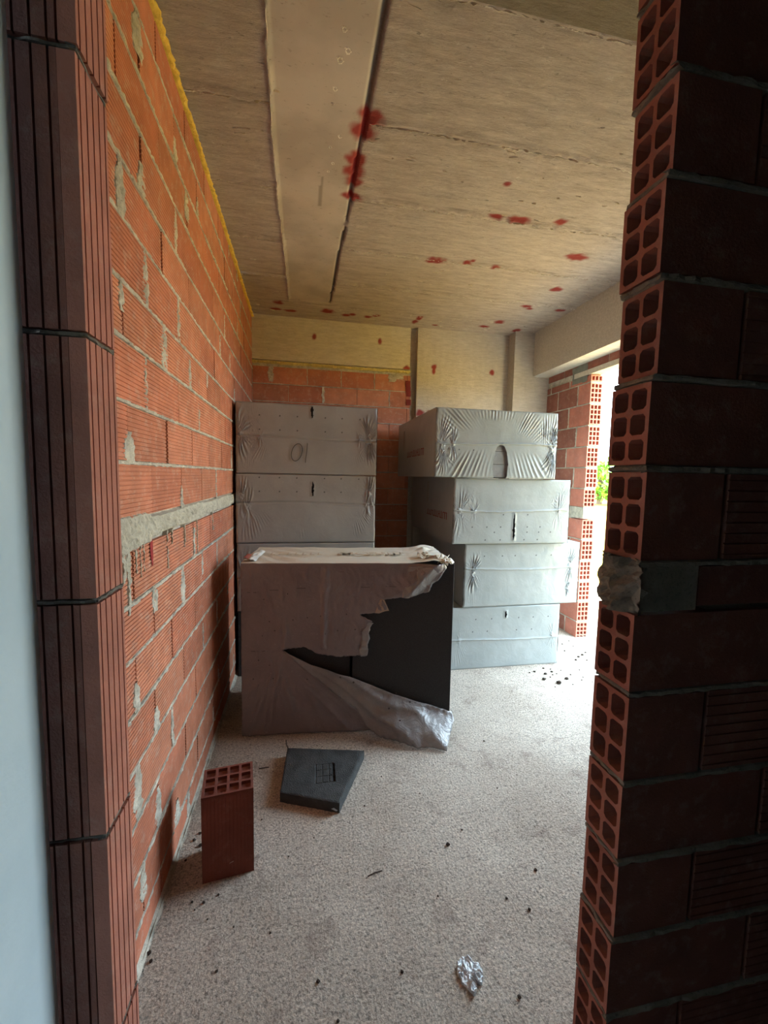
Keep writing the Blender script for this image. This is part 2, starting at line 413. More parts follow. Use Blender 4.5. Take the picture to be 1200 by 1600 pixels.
# bed joints
m.m = 1
for z in lv_lo[1:-1]+lv_hi[1:-1]:
    sd = random.random()*50; dz = random.uniform(-.003, .003)
    m.strip(lambda t: (XL, .72+t*(YB-.72), z+dz+.003*nz(t*9, z, 0, 1)), (0, 0, 1), (1, 0, 0), 0,
            lambda t: .0095+.004*nz(t*20, z, 3, 1), 300, sd, .0035, .006, 4, .55)
for y, z0, z1 in smears:
    sd = random.random()*50; wdt = random.uniform(.014, .042) if y < 2.1 else random.uniform(.008, .016)
    t0 = random.choice([0, 0, .3, .5]) if random.random() < .5 else 0; t1 = 1 if t0 else random.choice([1, 1, .8, .5])
    za, zb = z0+(z1-z0)*t0, z0+(z1-z0)*t1; c = y+random.uniform(-.012, .012)
    m.strip(lambda t: (XL-.001, c+.006*nz(t*4, z0, 0, 1), za-.004+t*(zb-za+.008)), (0, 1, 0), (1, 0, 0), 0,
            lambda t: wdt*(.55+.6*math.sin(min(1, t*1.05+.1)*math.pi)**.6), 22, sd, .0035, .006, 8, .38)
m.strip(lambda t: (XL+.006, .72+t*(YB-.72), .006), (.7, 0, .7), (.7, 0, .7), 0, lambda t: .012, 200, 5.5, .0, .006, 4, .6)
m.grid(lambda u, v: (XL-.004+v*(.020+.008*nz(u*60, 0, 0, 1)), .72+u*(YB-.72), .004+.020*(1-v)**1.5+.004*nz(u*90, v, 0, 1)), 260, 5)
wall_left = m.build('wall_left', [BRICK, MORTAR], kind='structure')
m = MB(); m.strip(lambda t: (XL, .75+t*(YB-.75), 1.317+.004*nz(t*30, 0, 0, 1)), (0, 0, 1), (1, 0, 0), 0,
        lambda t: .043+.012*nz(t*6, 0, 0, 1)+(.016 if t < .2 else 0)-(.006 if t > .4 else 0), 420, 3.3, .006, .008, 10, .10)
for y, l, w_ in [(1.275, .20, .022), (1.245, .10, .02), (1.33, .09, .007), (1.365, .11, .005), (1.395, .10, .006), (1.21, .13, .02), (1.62, .14, .006), (1.85, .10, .006), (2.06, .17, .005), (2.4, .1, .006), (1.68, .06, .005), (1.16, .09, .02)]:
    m.strip(lambda t: (XL+.001, y+.004*nz(t*5, y, 0, 1), 1.285-t*l), (0, 1, 0), (1, 0, 0), 0,
            lambda t: w_*(1.0-.35*t), 30, y, .0025, .005, 4, .5)
m.build('concrete_band', BAND, wall_left, label='pale rough cast concrete band in brick wall').location = -wall_left.location
m = MB(); m.strip(lambda t: (XL+.004, .75+t*(YB-.76), 3.002), (.35, 0, .94), (.94, 0, -.35), 0,
        lambda t: .013+.004*nz(t*40, 0, 5, 1), 520, 9.1, .012, .013, 6, .45)
m.build('foam_sealant', YFOAM, wall_left, smooth=True, label='yellow expanding foam bead').location = -wall_left.location
m = MB()
for y, z, a, b in [(1.455, 1.25, .013, .05), (1.46, 1.22, .008, .04)]:
    m.grid(lambda u, v: (XL+.0035+.001*nz(u, v, 0, 5), y+(u-.5)*2*a*(.5+.5*math.sin(v*3.1)), z+(v-.5)*b*1.6), 6, 10)
m.build('paint_mark', plain('red_paint', (.32, .03, .03)), wall_left, label='red paint drip').location = -wall_left.location

# ------------------------------------------------------------------ back wall
m = MB(); yb = YB
m.m = 1; m.ab(XL-.1, 1.12, yb+.012, yb+.16, -.02, 2.62)
zz = 2.548
k = 0
while zz > -.05:
    z0 = zz-.1685; off = (.04 if k % 2 == 0 else .198)-.3415*4
    for q in range(12):
        a = max(off+q*.3415, XL); b = min(off+(q+1)*.3415, 1.10)
        if b-a > .02:
            m.m = 0; m.tint = (random.uniform(.80, .98), random.random(), 0)
            m.box((a+.002, yb+random.uniform(-.002, .001), z0+.005), (b-a-.004, 0, 0), (0, .02, 0), (0, 0, .158))
    m.m = 1; sd = random.random()*40; zc = z0
    m.strip(lambda t: (XL+t*(1.10-XL), yb, zc+.003*nz(t*9, zc, 0, 1)), (0, 0, 1), (0, -1, 0), 0, lambda t: .006+.002*nz(t*20, zc, 3, 1), 110, sd, .002, .004, 4, .5)
    zz = z0; k += 1
for x, z0, z1, w_ in [(-.31, 2.40, 2.55, .035), (.20, 2.22, 2.38, .018), (.90, 2.47, 2.55, .05), (.377, 2.39, 2.55, .006), (.04, 2.39, 2.55, .006), (.717, 2.39, 2.55, .005), (.98, 2.50, 2.55, .06), (.877, 2.22, 2.38, .007)]:
    m.strip(lambda t: (x+.008*nz(t*3, x, 0, 1), yb, z0+t*(z1-z0)), (1, 0, 0), (0, -1, 0), 0, lambda t: w_*(.8+.3*math.sin(t*3.14)), 20, x*9, .003, .005, 6, .4)
wall_back = m.build('wall_back', [BRICK, MORTAR], kind='structure')
BR = [(.106, 2.853, .022, .028), (.763, 2.862, .022, .028), (1.05, 2.61, .035, .03)]
m = MB()
def Pb(u, v):
    x = XL+u*(1.085-XL); z = 2.604+v*(3.02-2.604); return (x, yb-.018+.002*nz(x, 0, z, 14), z)
m.grid(Pb, 150, 42, tint=lambda u, v: (redv(XL+u*(1.085-XL), 2.604+v*.416, BR), 0, 0))
m.tint = (0, 0, 0); m.ab(XL-.1, 1.085, yb-.014, yb+.16, 2.605, 3.03)
b_ = m.build('ceiling_beam', BEAM, wall_back, label='pale cast concrete beam'); b_.location = -wall_back.location
m = MB(); m.strip(lambda t: (XL+t*(1.09-XL), yb-.006, 2.585-.004*t), (0, 0, 1), (0, -1, 0), 0, lambda t: .014+.004*nz(t*30, 0, 0, 1), 220, 4.4, .014, .010, 6, .4)
m.build('foam_sealant', YFOAM_B, wall_back, smooth=True, label='pale yellow expanding foam bead').location = -wall_back.location
BR2 = [(1.336, 2.640, .028, .03), (1.334, 2.60, .018, .04), (1.985, 2.624, .028, .03), (1.20, 2.16, .05, .035), (1.30, 2.17, .035, .03), (1.42, 2.17, .02, .02)]
m = MB()
m.grid(lambda u, v: (1.155+u*1.03, yb-.045+.002*nz(u, 0, v, 22), 0+v*3.03), 120, 300, tint=lambda u, v: (redv(1.155+u*1.03, v*3.03, BR2), 0, 0))
m.tint = (0, 0, 0); m.ab(1.155, 2.3, yb-.042, yb+.16, -.02, 3.03)
m.tint = (0, 0, 0); m.ab(1.08, 1.16, yb+.03, yb+.16, -.02, 3.03)
m.build('concrete_panel', PANEL, wall_back, label='grey board-marked concrete wall panel').location = -wall_back.location
m = MB(); 
for z in (2.46, 2.27, 2.36, 2.40): 
    m.grid(lambda u, v: (1.05+.05*u+.02*nz(z, 0, 0, 5), yb-.006-.002*math.sin(u*3), z-.03+.06*v), 6, 6)
m.build('paint_mark', plain('red_paint_dark', (.22, .03, .025)), wall_back, label='dark red paint spots').location = -wall_back.location
# corner column
m = MB()
m.grid(lambda u, v: (2.165+u*(.42), 4.125+.003*nz(u*2, 0, v*9, 6), v*3.03), 26, 180, tint=lambda u, v: (0, 0, 0))
m.tint = (0, 0, 0); m.ab(2.165, 2.72, 4.128, YB+.14, -.02, 3.03)
m.build('column', PANEL, label='square grey concrete column in far right corner', cat='column', kind='structure')

# ------------------------------------------------------------------ right wall with the opening
JY = 3.4363; OY0 = 2.0; zr = [-.028, .154, .354, .549, .745, .943, 1.136, 1.244, 1.422, 1.617, 1.81, 2.002, 2.2, 2.391, 2.462]
m = MB(); m.m = 1; m.ab(XR+.006, XR+.116, JY+.178, 4.20, -.03, 2.60); m.ab(XR, XR+.12, JY-.002, 4.2, 1.14, 1.241)
for i in range(len(zr)-1):
    z0, z1 = zr[i], zr[i+1]
    if i == 6: continue
    hh = z1-z0-.013; jy = JY+random.uniform(-.006, .004)
    L = .30 if i % 2 else .17
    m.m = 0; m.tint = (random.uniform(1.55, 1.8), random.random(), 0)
    ny = 4 if hh > .1 else 1
    m.hollow((XR+random.uniform(-.002, .002), jy, z0+.004), (1, 0, 0), (0, 0, 1), (0, 1, 0), .12, hh, 3, ny, .0105, L, .16, .08)
    y = jy+L+.012
    while y < 4.13:
        e = min(y+.30, 4.14); m.tint = rt(.85, 1.05)
        m.box((XR-.001, y, z0+.004), (.12, 0, 0), (0, e-y-.0, 0), (0, 0, hh)); 
        m.m = 1; zc0 = z0; yc = y-.006
        m.strip(lambda t: (XR-.001, yc, zc0+t*(hh+.006)), (0, 1, 0), (-1, 0, 0), 0, lambda t: .010+.008*nz(t*3, yc, zc0, 1), 14, y*7+i, .002, .004, 4, .5)
        m.m = 0; y = e+.012
    m.m = 1; zc = z0-.003
    m.strip(lambda t: (XR, JY+.005+t*.69, zc), (0, 0, 1), (-1, 0, 0), 0, lambda t: .006, 50, i*3., .002, .003, 4, .5)
    m.ab(XR+.003, XR+.117, JY+.006, JY+.05, z0-.009, z0+.004)
# brickwork between doorway wall and opening, and over the lintel
m.m = 0
def run(mb, x0, x1, y0, y1, z0, z1, hgt, ln, lo=.85, hi=1.05):
    z = z0; k = 0
    while z < z1-.01:
        ze = min(z+hgt, z1); y = y0-(ln*.5 if k % 2 else 0)
        while y < y1:
            a, b = max(y, y0), min(y+ln, y1)
            if b-a > .03:
                mb.tint = rt(lo, hi); mb.m = 0; mb.box((x0, a+.005, z+.004), (x1-x0, 0, 0), (0, b-a-.010, 0), (0, 0, ze-z-.010))
            y += ln
        z = ze; k += 1
    mb.m = 1; mb.ab(x0+.004, x1-.004, y0+.003, y1-.003, z0, z1-.003)
run(m, XR, XR+.12, .745, OY0, -.02, 2.462, .197, .31)
run(m, XR, XR+.12, .745, 4.12, 2.507, 2.62, .12, .31)
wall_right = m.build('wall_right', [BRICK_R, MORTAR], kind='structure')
m = MB(); m.grid(lambda u, v: (XR-.002, 3.60+.22*(u-.5)+.02*nz(u, v, 0, 3), 2.49+.16*(v-.5)+.02*nz(u, v, 4, 3)), 10, 10, flip=True)
m.build('mortar_patch', plain('green_grey_mortar', (.22, .23, .20), .9, .2, 60, .004), wall_right).location = -wall_right.location
m = MB(); m.ab(XR-.004, XR+.122, OY0-.2, 3.68, 2.462, 2.507)
m.build('lintel', BEAM, wall_right, label='pale concrete lintel over opening').location = -wall_right.location
m = MB(); m.tint = (0, 0, 0); m.ab(2.385, 2.72, .55, 4.128, 2.575, 3.04)
m.grid(lambda u, v: (2.383+.0015*nz(u*60, 0, v*9, 1), .75+u*3.37, 2.575+v*.45), 120, 20, flip=True)
b_ = m.build('ceiling_beam', BEAM, wall_right, label='deep concrete beam over opening'); b_.location = -wall_right.location

# ------------------------------------------------------------------ doorway wall (front), both jambs
JX, Y0, Y1 = .6037, .647, .7417
m = MB()
jr = [-.08, .085, .25, .415, .586, .754, .917, 1.096, 1.257]
jr2 = [1.345, 1.521, 1.681, 1.852, 2.018, 2.185, 2.352, 2.52, 2.69]
for seq in (jr, jr2):
    for i in range(len(seq)-1):
        z0, z1 = seq[i], seq[i+1]; dx = random.uniform(-.006, .006)
        if seq is jr2 and i >= 2: dx += .006
        m.m = 0; m.tint = rt(.9, 1.1); L = .33 if i % 2 else .17
        m.hollow((JX+dx, Y0+random.uniform(-.002, .002), z0+.006), (0, 1, 0), (0, 0, 1), (1, 0, 0), Y1-Y0, z1-z0-.014, 2, 3, .0085, L, .15, .17, (.6, .3, 0))  # outer sides tinted darker than the ends, hall shade in the colour
        x = JX+dx+L+.012
        while x < 2.6:
            e = min(x+.33, 2.6); m.tint = rt(.5, .62)  # same bricks, shade of the hall side painted in by a darker tint
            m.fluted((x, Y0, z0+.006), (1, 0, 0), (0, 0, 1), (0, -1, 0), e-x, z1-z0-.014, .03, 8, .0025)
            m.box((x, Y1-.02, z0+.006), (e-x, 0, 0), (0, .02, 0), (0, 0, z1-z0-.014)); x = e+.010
        m.m = 1; sd = i*2.3+len(seq)
        if i: m.ab(JX+.008, JX+.2, Y0+.006, Y1-.006, z0-.008, z0+.0055)
        m.strip(lambda t: (JX+.006, Y0+t*(Y1-Y0), z0-.001), (0, 0, 1), (-1, 0, 0), 0, lambda t: .007, 16, sd, .004, .006, 4, .5)
        m.strip(lambda t: (JX+t*1.99, Y0, z0-.001), (0, 0, 1), (0, -1, 0), 0, lambda t: .008, 120, sd+1, .004, .005, 4, .5)
m.m = 1; m.ab(JX+.172, 2.6, Y0+.012, Y1-.012, -.05, 2.69)
m.grid(lambda u, v: (JX-.010+.02*abs(u-.5)+.030*nz(u*1.2, v*1.2, 0, 3)+.012*nz(u, v, 0, 9), Y0-.006+u*(Y1-Y0+.012), 1.248+v*.105), 14, 14, flip=True)
m.ab(JX+.006, JX+.13, Y0-.002, Y1+.002, 1.255, 1.343)
m.m = 0; m.tint = (.55, .4, 0); m.ab(JX+.135, 2.6, Y0, Y1, 1.262, 1.338)  # darker tint carries the hall shade here too
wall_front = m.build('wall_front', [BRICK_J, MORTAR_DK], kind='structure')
# left jamb: bricks stood on end
LX, LY0, LY1 = -.2692, .607, .690
m = MB(); lj = [-.03, .31, .648, .983, 1.322, 1.668, 2.002, 2.342, 2.69]
for i in range(len(lj)-1):
    z0, z1 = lj[i], lj[i+1]; m.m = 0; m.tint = (1.12+random.uniform(-.05, .05), .6+.4*random.random(), 0)
    o = random.uniform(-.0015, .0015); hz = z1-z0-.009
    m.fluted((LX+o, LY0, z0+.004), (0, 0, 1), (0, 1, 0), (1, 0, 0), hz, LY1-LY0, .02, 5, .0045, .0032)
    m.tint = (.7, .6, 0); m.fluted((-.485, LY0, z0+.004), (0, 0, 1), (1, 0, 0), (0, -1, 0), hz, LX-.0215+.485, .02, 11, .004, .003)  # side towards the hall darker, its shade put into the tint
    m.m = 1; sd = i*1.7
    if i:
        m.strip(lambda t: (LX, LY0+t*(LY1-LY0), z0-.0005), (0, 0, 1), (1, 0, 0), 0, lambda t: .0032, 30, sd, -.002, .004, 4, .9)
        m.strip(lambda t: (-.47+t*(.47+LX), LY0, z0-.0005), (0, 0, 1), (0, -1, 0), 0, lambda t: .0032, 50, sd+1, -.002, .004, 4, .9)
m.m = 1; m.ab(-.60, LX-.006, LY0+.008, LY1+.01, -.05, 2.69)
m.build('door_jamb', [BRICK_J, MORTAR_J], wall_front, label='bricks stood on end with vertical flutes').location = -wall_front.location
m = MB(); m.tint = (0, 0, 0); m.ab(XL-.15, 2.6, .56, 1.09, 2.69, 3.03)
m.build('ceiling_beam', SHADECON, wall_front, label='concrete beam above doorway, shade in its dark colour').location = -wall_front.location
# hall where the camera stands
m = MB(); m.ab(-.55, -.328, -1.25, .585, -.05, 2.72); m.build('wall_hall_left', PALE, kind='structure')
m = MB(); m.ab(2.1, 2.25, -1.25, .65, -.05, 2.72); m.build('wall_hall_right', HALL, kind='structure')
m = MB(); m.ab(-.55, 2.25, -1.4, -1.22, -.05, 2.72); m.build('wall_hall_rear', HALL, kind='structure')
m = MB(); m.ab(-.55, 2.25, -1.4, .60, 2.70, 2.85); m.build('ceiling_hall', HALL, kind='structure')

# ------------------------------------------------------------------ outside
m = MB(); m.ab(2.70, 4.4, -30, 40, -.25, -.06); m.build('paving', PAVE, kind='structure')
m = MB(); m.ab(4.4, 160, -120, 160, -.25, -.065); m.build('ground', GROUND, kind='structure')
def shrub(x, y, r, h, label, seed):
    rd = random.Random(seed); t = empty('leafy_shrub', (x, y, -.06), label=label, cat='shrub', group='shrubs beyond the opening')
    m = MB()
    for q in range(1500):
        a, b = rd.uniform(0, 6.283), rd.uniform(-1, 1); s_ = (1-b*b)**.5; rr = rd.uniform(.6, 1)*(1+.3*nz(math.cos(a), b, math.sin(a), 2, seed))
        c = Vector((r*rr*s_*math.cos(a), r*rr*s_*math.sin(a), h*.56+h*.44*rr*b)); u = Vector((rd.uniform(-1, 1), rd.uniform(-1, 1), rd.uniform(-1, 1))).normalized()
        v = u.cross(Vector((rd.uniform(-1, 1), rd.uniform(-1, 1), 1))).normalized(); l = rd.uniform(.08, .16)*r
        m.poly([c-u*l, c+v*l*.45, c+u*l, c-v*l*.45])
    m.build('foliage', LEAF, t)
    m = MB(); m.box((-.06*r, -.06*r, 0), (.12*r, 0, 0), (0, .12*r, 0), (0, 0, h*.7)); m.build('trunk', WOOD, t)
shrub(19.2, 24.2, 1.9, 2.9, 'bright green shrub seen low through the opening, just left of its partner', 1)
shrub(24.5, 27.0, 2.0, 2.4, 'smaller bright green shrub beside the tall one beyond the opening', 2)

# ------------------------------------------------------------------ packs of insulation board
def ridge(x): return 1-abs(((x) % 1.0)*2-1)
def text(body, size, mat, parent, M4, name='printed_text', ext=.0006, shear=0, label=None):
    c = bpy.data.curves.new(name, 'FONT'); c.body = body; c.size = size; c.extrude = ext; c.shear = shear; c.offset = .0008
    o = bpy.data.objects.new(name, c); COL.objects.link(o)
    me = bpy.data.meshes.new_from_object(o); bpy.data.objects.remove(o); me.materials.clear(); me.materials.append(mat)
    o = bpy.data.objects.new(name, me); COL.objects.link(o); o.parent = parent; o.matrix_local = M4
    if label: o['label'] = label
    return o
def pack(loc, rz, label, mat, W=1.0, D=1.2, Hh=.496, seam=.5, knots=(), fans=(), dots=(), tear=None, slit=None, seed=0, grid=True, seam_in=False, group=None):
    """wrapped pack; local origin: front-left-bottom corner, x right, y back, z up"""
    t = empty('insulation_pack', loc, rz, label=label, cat='package', group=group)
    m = MB(); G = .003
    def disp(x, z):
        o = .0025*nz(x, z, seed, 4)+.0012*nz(x, z, seed, 13)
        for (kx, kz, r, amp, nf) in knots:                       # gathered corners: star folds
            dx, dz = x-kx, z-kz; d = math.hypot(dx*1.7, dz*.75)
            if d < r:
                an = math.atan2(dz, dx); f = (1-d/r)
                o += 2.6*amp*f*(ridge(an*nf*1.7/6.283+1.3*nz(d*4, an, seed, 2))**1.5-.35)*(.15+1.9*max(0, nz(an*1.5, d*5, seed, 1.3)+.2))*abs(math.sin(an))**1.6*(1 if d > .02 else d/.02)
                d = math.hypot(dx, dz)
            if d < .024: o += .006*(1-d/.024)*(1+1.5*nz(x, z, seed, 90))
        for (x0, z0, x1, z1, wid, amp, nf, fx, fz) in fans:      # bundles of straight creases pointing at (fx,fz)
            if min(x0, x1)-wid < x < max(x0, x1)+wid and min(z0, z1)-wid < z < max(z0, z1)+wid:
                L2 = (x1-x0)**2+(z1-z0)**2; tt = max(0, min(1, ((x-x0)*(x1-x0)+(z-z0)*(z1-z0))/L2))
                d = math.hypot(x-x0-tt*(x1-x0), z-z0-tt*(z1-z0))
                if d < wid:
                    an = math.atan2(z-fz, x-fx); e = (1-(d/wid)**2)*min(1, 6*tt*(1-tt)+.25)
                    o += amp*.55*e*(ridge(an*nf*1.9+.25*nz(x, z, seed, 7))**1.6-.35)*(.4+1.5*max(0, nz(an*9, 0, seed, 1)+.3))
        zs = seam*Hh+.008*math.sin(x*5+seed)+.004*nz(x, 0, seed, 12)
        if abs(z-zs) < .010: o += (-.009 if seam_in else .005)*(1-abs(z-zs)/.010)
        if slit:
            sx, s0, s1 = slit
            if s0 < z < s1:
                d = abs(x-sx-.006*nz(z, 0, seed, 18)); 
                if d < .022: o += .004*(1-d/.022)*(1+nz(x, z, seed, 40))
        e = min(x, W-x, z, Hh-z)
        if e < .012: o -= .006*(1-e/.012)**2
        ez = max(0, .03-min(x, W-x))
        return o
    def P(u, v):
        x, z = u*W, v*Hh; o = disp(x, z)
        xe = 0.0
        if x < .02: xe = .006*nz(0, z, seed, 9)+.003*nz(0, z, seed, 40)
        if x > W-.02: xe = .006*nz(5, z, seed, 9)+.003*nz(5, z, seed, 40)
        return (x+xe, -G-o, z-(.002*abs(nz(x, 0, seed, 8)) if v > .98 else 0))
    def T(u, v):
        x, z = u*W, v*Hh; d = 0
        for (a, b) in dots:
            if abs(x-a) < .0045 and abs(z-b) < .0045: d = 1
        return (d*.9, 0, 0)
    def skip(u, v):
        x, z = u*W, v*Hh
        if tear:
            tx, tz0, tz1, tw = tear
            if tz0 < z < tz1:
                k = (z-tz0)/(tz1-tz0); hw = tw*(.78+.22*math.sin(min(1, k*1.4)*3.14))*(1 if k < .7 else math.sqrt(max(0, 1-((k-.7)/.3)**2)))
                if abs(x-tx-.004*nz(z, 0, 0, 20)) < hw: return True
        if slit:
            sx, s0, s1 = slit
            if s0 < z < s1:
                k = (z-s0)/(s1-s0); return abs(x-sx-.004*nz(z, 0, seed, 30)) < .012*math.sin(k*3.14)**.6*(.6+.9*abs(nz(z, 3, seed, 25)))
        return False
    if grid: m.grid(P, int(W/.0045), int(Hh/.0045), tint=T, skip=skip)
    else: m.grid(P, 60, 30, tint=T)
    m.tint = (0, 0, 0)
    e0 = -G+.004
    wob = lambda a, b, s_: .003*nz(a, b, seed+s_, 5)
    m.grid(lambda u, v: (-G+wob(u*D, v, 1)*(1 if 0 < u < 1 else 0), e0+u*(D-e0), v*Hh), 40, 20, flip=True)
    m.grid(lambda u, v: (W+G+wob(u*D, v, 2)*(1 if 0 < u < 1 else 0), e0+u*(D-e0), v*Hh), 40, 20)
    m.grid(lambda u, v: (u*W, e0+v*(D-e0), Hh-(abs(wob(u, v*D, 3)) if 0 < v < 1 and 0 < u < 1 else 0)), 40, 40)
    m.grid(lambda u, v: (u*W, D, v*Hh), 4, 4, flip=True)
    m.grid(lambda u, v: (u*W, e0+v*(D-e0), .0005), 4, 4, flip=True)
    fw = m.build('film_wrap', mat, t, smooth=True)
    m = MB(); nb = 5
    for k in range(nb): m.ab(.012, W-.012, .012, D-.012, .006+k*(Hh-.014)/nb, .003+(k+1)*(Hh-.014)/nb)
    m.build('foam_boards', EPS_GREY if tear else EPS, t)
    if not seam_in:
        m = MB(); x0, x1 = .02, W-.02
        m.strip(lambda q: (x0+q*(x1-x0), -G-.006, seam*Hh+.008*math.sin((x0+q*(x1-x0))*5+seed)+.004*nz(x0+q*(x1-x0), 0, seed, 12)), (0, 0, 1), (0, -1, 0), 0,
                lambda q: .0035, 120, seed, .003, .002, 4, .3, .002)
        m.build('weld_seam', mat, fw, smooth=True)
    return t
rows6 = lambda z, xs: [(x, z) for x in xs]
# right stack, bottom to top
pack((1.045, 2.966, .0), -.012, 'grey film-wrapped insulation pack on the floor, lowest of the right stack', FILM, seam=.47, seed=1,
     knots=((.94, .24, .09, .004, 14), (.15, .235, .05, .004, 9)), fans=((.83, .10, .98, .22, .07, .005, 9, 1.05, .30), (.13, .05, .20, .20, .04, .005, 8, .1, .35)),
     dots=rows6(.30, (.26, .38, .63, .76))+rows6(.40, (.28, .41, .64, .77, .90)), slit=(.53, .40, .46))
pack((1.212, 2.952, .5), .008, 'grey film-wrapped insulation pack second from the floor in the right stack, shifted right', FILM, W=.985, seam=.60, seed=2,
     knots=((.07, .27, .13, .007, 18), (.90, .31, .13, .005, 18), (.89, .13, .06, .007, 8)), fans=((.05, .05, .12, .22, .07, .006, 10, .09, .33), (.86, .12, .96, .26, .06, .004, 9, .9, .36)),
     dots=rows6(.40, (.16, .31, .42, .60, .73)))
pack((1.100, 2.925, 1.0), -.004, 'grey film-wrapped insulation pack second from the top of the right stack, slit down its front', FILM, W=.955, seam=.51, seed=3,
     knots=((.05, .25, .15, .007, 20), (.16, .25, .08, .007, 10), (.86, .25, .12, .006, 18)), fans=((.02, .30, .15, .40, .07, .008, 9, .12, .24), (.80, .30, .94, .42, .06, .008, 9, .82, .24), (.02, .08, .08, .22, .05, .007, 9, .06, .30)),
     dots=rows6(.09, (.33, .60, .70, .80))+rows6(.03, (.26, .38, .58, .69))+rows6(.13, (.15, .27, .38, .60, .71))+rows6(.225, (.40, .60)), slit=(.49, .02, .235))
p1 = pack((.935, 2.893, 1.5), -.004, 'grey film-wrapped insulation pack on top of the right stack, creased front with an arched hole', FILM, W=.96, seam=.50, seed=4,
     knots=((.05, .22, .22, .006, 26), (.13, .24, .10, .009, 11), (.92, .22, .20, .009, 26)),
     fans=((.04, .40, .28, .45, .10, .010, 13, .60, .02), (.30, .475, .62, .475, .055, .006, 14, .47, -.20), (.66, .44, .84, .34, .10, .010, 13, .45, -.02),
           (.86, .30, .94, .44, .10, .012, 16, .88, -.2), (.08, .06, .42, .10, .12, .010, 12, .55, .75), (.60, .08, .90, .07, .12, .010, 12, .42, .75)),
     dots=rows6(.20, (.18, .29)), tear=(.505, -.01, .245, .062))
p2_ = [o for o in COL.objects if o.get('label', '').startswith('grey film-wrapped insulation pack second from the top')][0]
for par, yy, s_ in ((p1, .50, 'p'), (p2_, .35, 'q')):
    m = MB(); m.box((-.008, .93 if s_ == 'p' else .62, .24 if s_ == 'p' else .28), (.003, 0, 0), (0, .05, 0), (0, 0, .18)); m.build('paper_label', PAPER, par)
    Mt = Matrix.Translation((-.0105, yy, .13)) @ Matrix.Rotation(math.radians(-90), 4, 'Z') @ Matrix.Rotation(math.radians(90), 4, 'X')
    m = MB(); rr = random.Random(5)
    for ln, y0_, y1_, z_ in ((0, yy-.22, yy+.28, .17),):
        y = y0_
        while y < y1_:                                              # illegible red print: blurred letter blocks
            wv = rr.uniform(.02, .04); hh_ = rr.uniform(.045, .06)
            m.box((-.0075, y, z_), (.0015, 0, 0), (0, wv*.3, 0), (0, 0, hh_)); m.box((-.0075, y, z_+hh_*rr.choice([0, .45, .85])), (.0015, 0, 0), (0, wv, 0), (0, 0, hh_*.15)); y += wv+.012
    m.build('printed_text', REDINK, [c for c in par.children if c.name.startswith('film_wrap')][0])
# left stack
wrap = lambda o: [c for c in o.children if c.name.startswith('film_wrap')][0]
lx, ly = -.462, 3.085
m_ = empty('insulation_pack', (lx-.002, ly+.02, 0), 0, label='dark pack on the floor, lowest of the left stack, shade painted as bare boards', cat='package')  # dark bare foam in place of wrapped film, painting the shade down here
m = MB()
for k in range(5): m.ab(.004, .995, 0, 1.17, .0015+k*.0995, .0985+k*.0995)
m.build('foam_boards', EPS, m_)
LD = lambda a, b: rows6(a, (.16, .30, .42, .62, .74, .87))+rows6(b, (.16, .30, .42, .62, .74))
pack((lx, ly, .5), 0, 'grey film-wrapped insulation pack second from the floor in the left stack, mostly hidden', FILM_SHADE, seam=.5, seed=5, seam_in=True,
     knots=((.05, .28, .16, .010, 18), (.93, .28, .14, .010, 18)), dots=LD(.42, .33))
pack((lx-.002, ly-.003, 1.0), 0, 'grey film-wrapped insulation pack below the top one of the left stack', FILM_SHADE, seam=.58, seed=6, seam_in=True,
     knots=((.04, .33, .12, .012, 16), (.08, .26, .12, .008, 14), (.95, .36, .12, .014, 16), (.93, .28, .09, .010, 10)), fans=((.06, .04, .20, .20, .06, .007, 8, .06, .40), (.86, .08, .96, .24, .05, .009, 8, .8, .35), (.45, .03, .47, .10, .03, .003, 9, .4, .4)),
     dots=LD(.47, .37), slit=(.535, .34, .45))
pt = pack((lx+.001, ly, 1.5), 0, 'grey film-wrapped insulation pack on top of the left stack, handwritten digits on front', FILM_SHADE, seam=.52, seed=7, seam_in=True,
     knots=((.03, .28, .16, .010, 18), (.16, .26, .06, .008, 9), (.945, .255, .15, .014, 24), (.87, .265, .05, .010, 8)), fans=((.08, .10, .12, .44, .07, .008, 7, .09, .27), (.13, .10, .20, .20, .04, .007, 8, .25, .35), (.84, .10, .92, .20, .04, .008, 8, .80, .33)),
     dots=LD(.41, .31), slit=(.525, .40, .49))
m = MB()
def stroke(mb, pts, r=.0022):
    for a, b in zip(pts[:-1], pts[1:]):
        a, b = Vector(a), Vector(b); d = (b-a).normalized(); s_ = Vector((0, -1, 0)).cross(d)*r
        mb.box(a-s_-d*r*.6+Vector((0, -.0, 0)), (b-a)+d*r*1.2, s_*2, Vector((0, -.002, 0)))
cx_, cz_ = .418, .155
stroke(m, [(cx_+.037*math.cos(a)+.012*math.sin(a), -.0065, cz_+.062*math.sin(a)) for a in [k*math.pi/12 for k in range(25)]])
m.build('handwritten_digit', INK, wrap(pt))
m = MB(); stroke(m, [(.492, -.0065, .222), (.490, -.0065, .18), (.482, -.0065, .12), (.479, -.0065, .085)]); m.build('handwritten_digit', INK, wrap(pt))

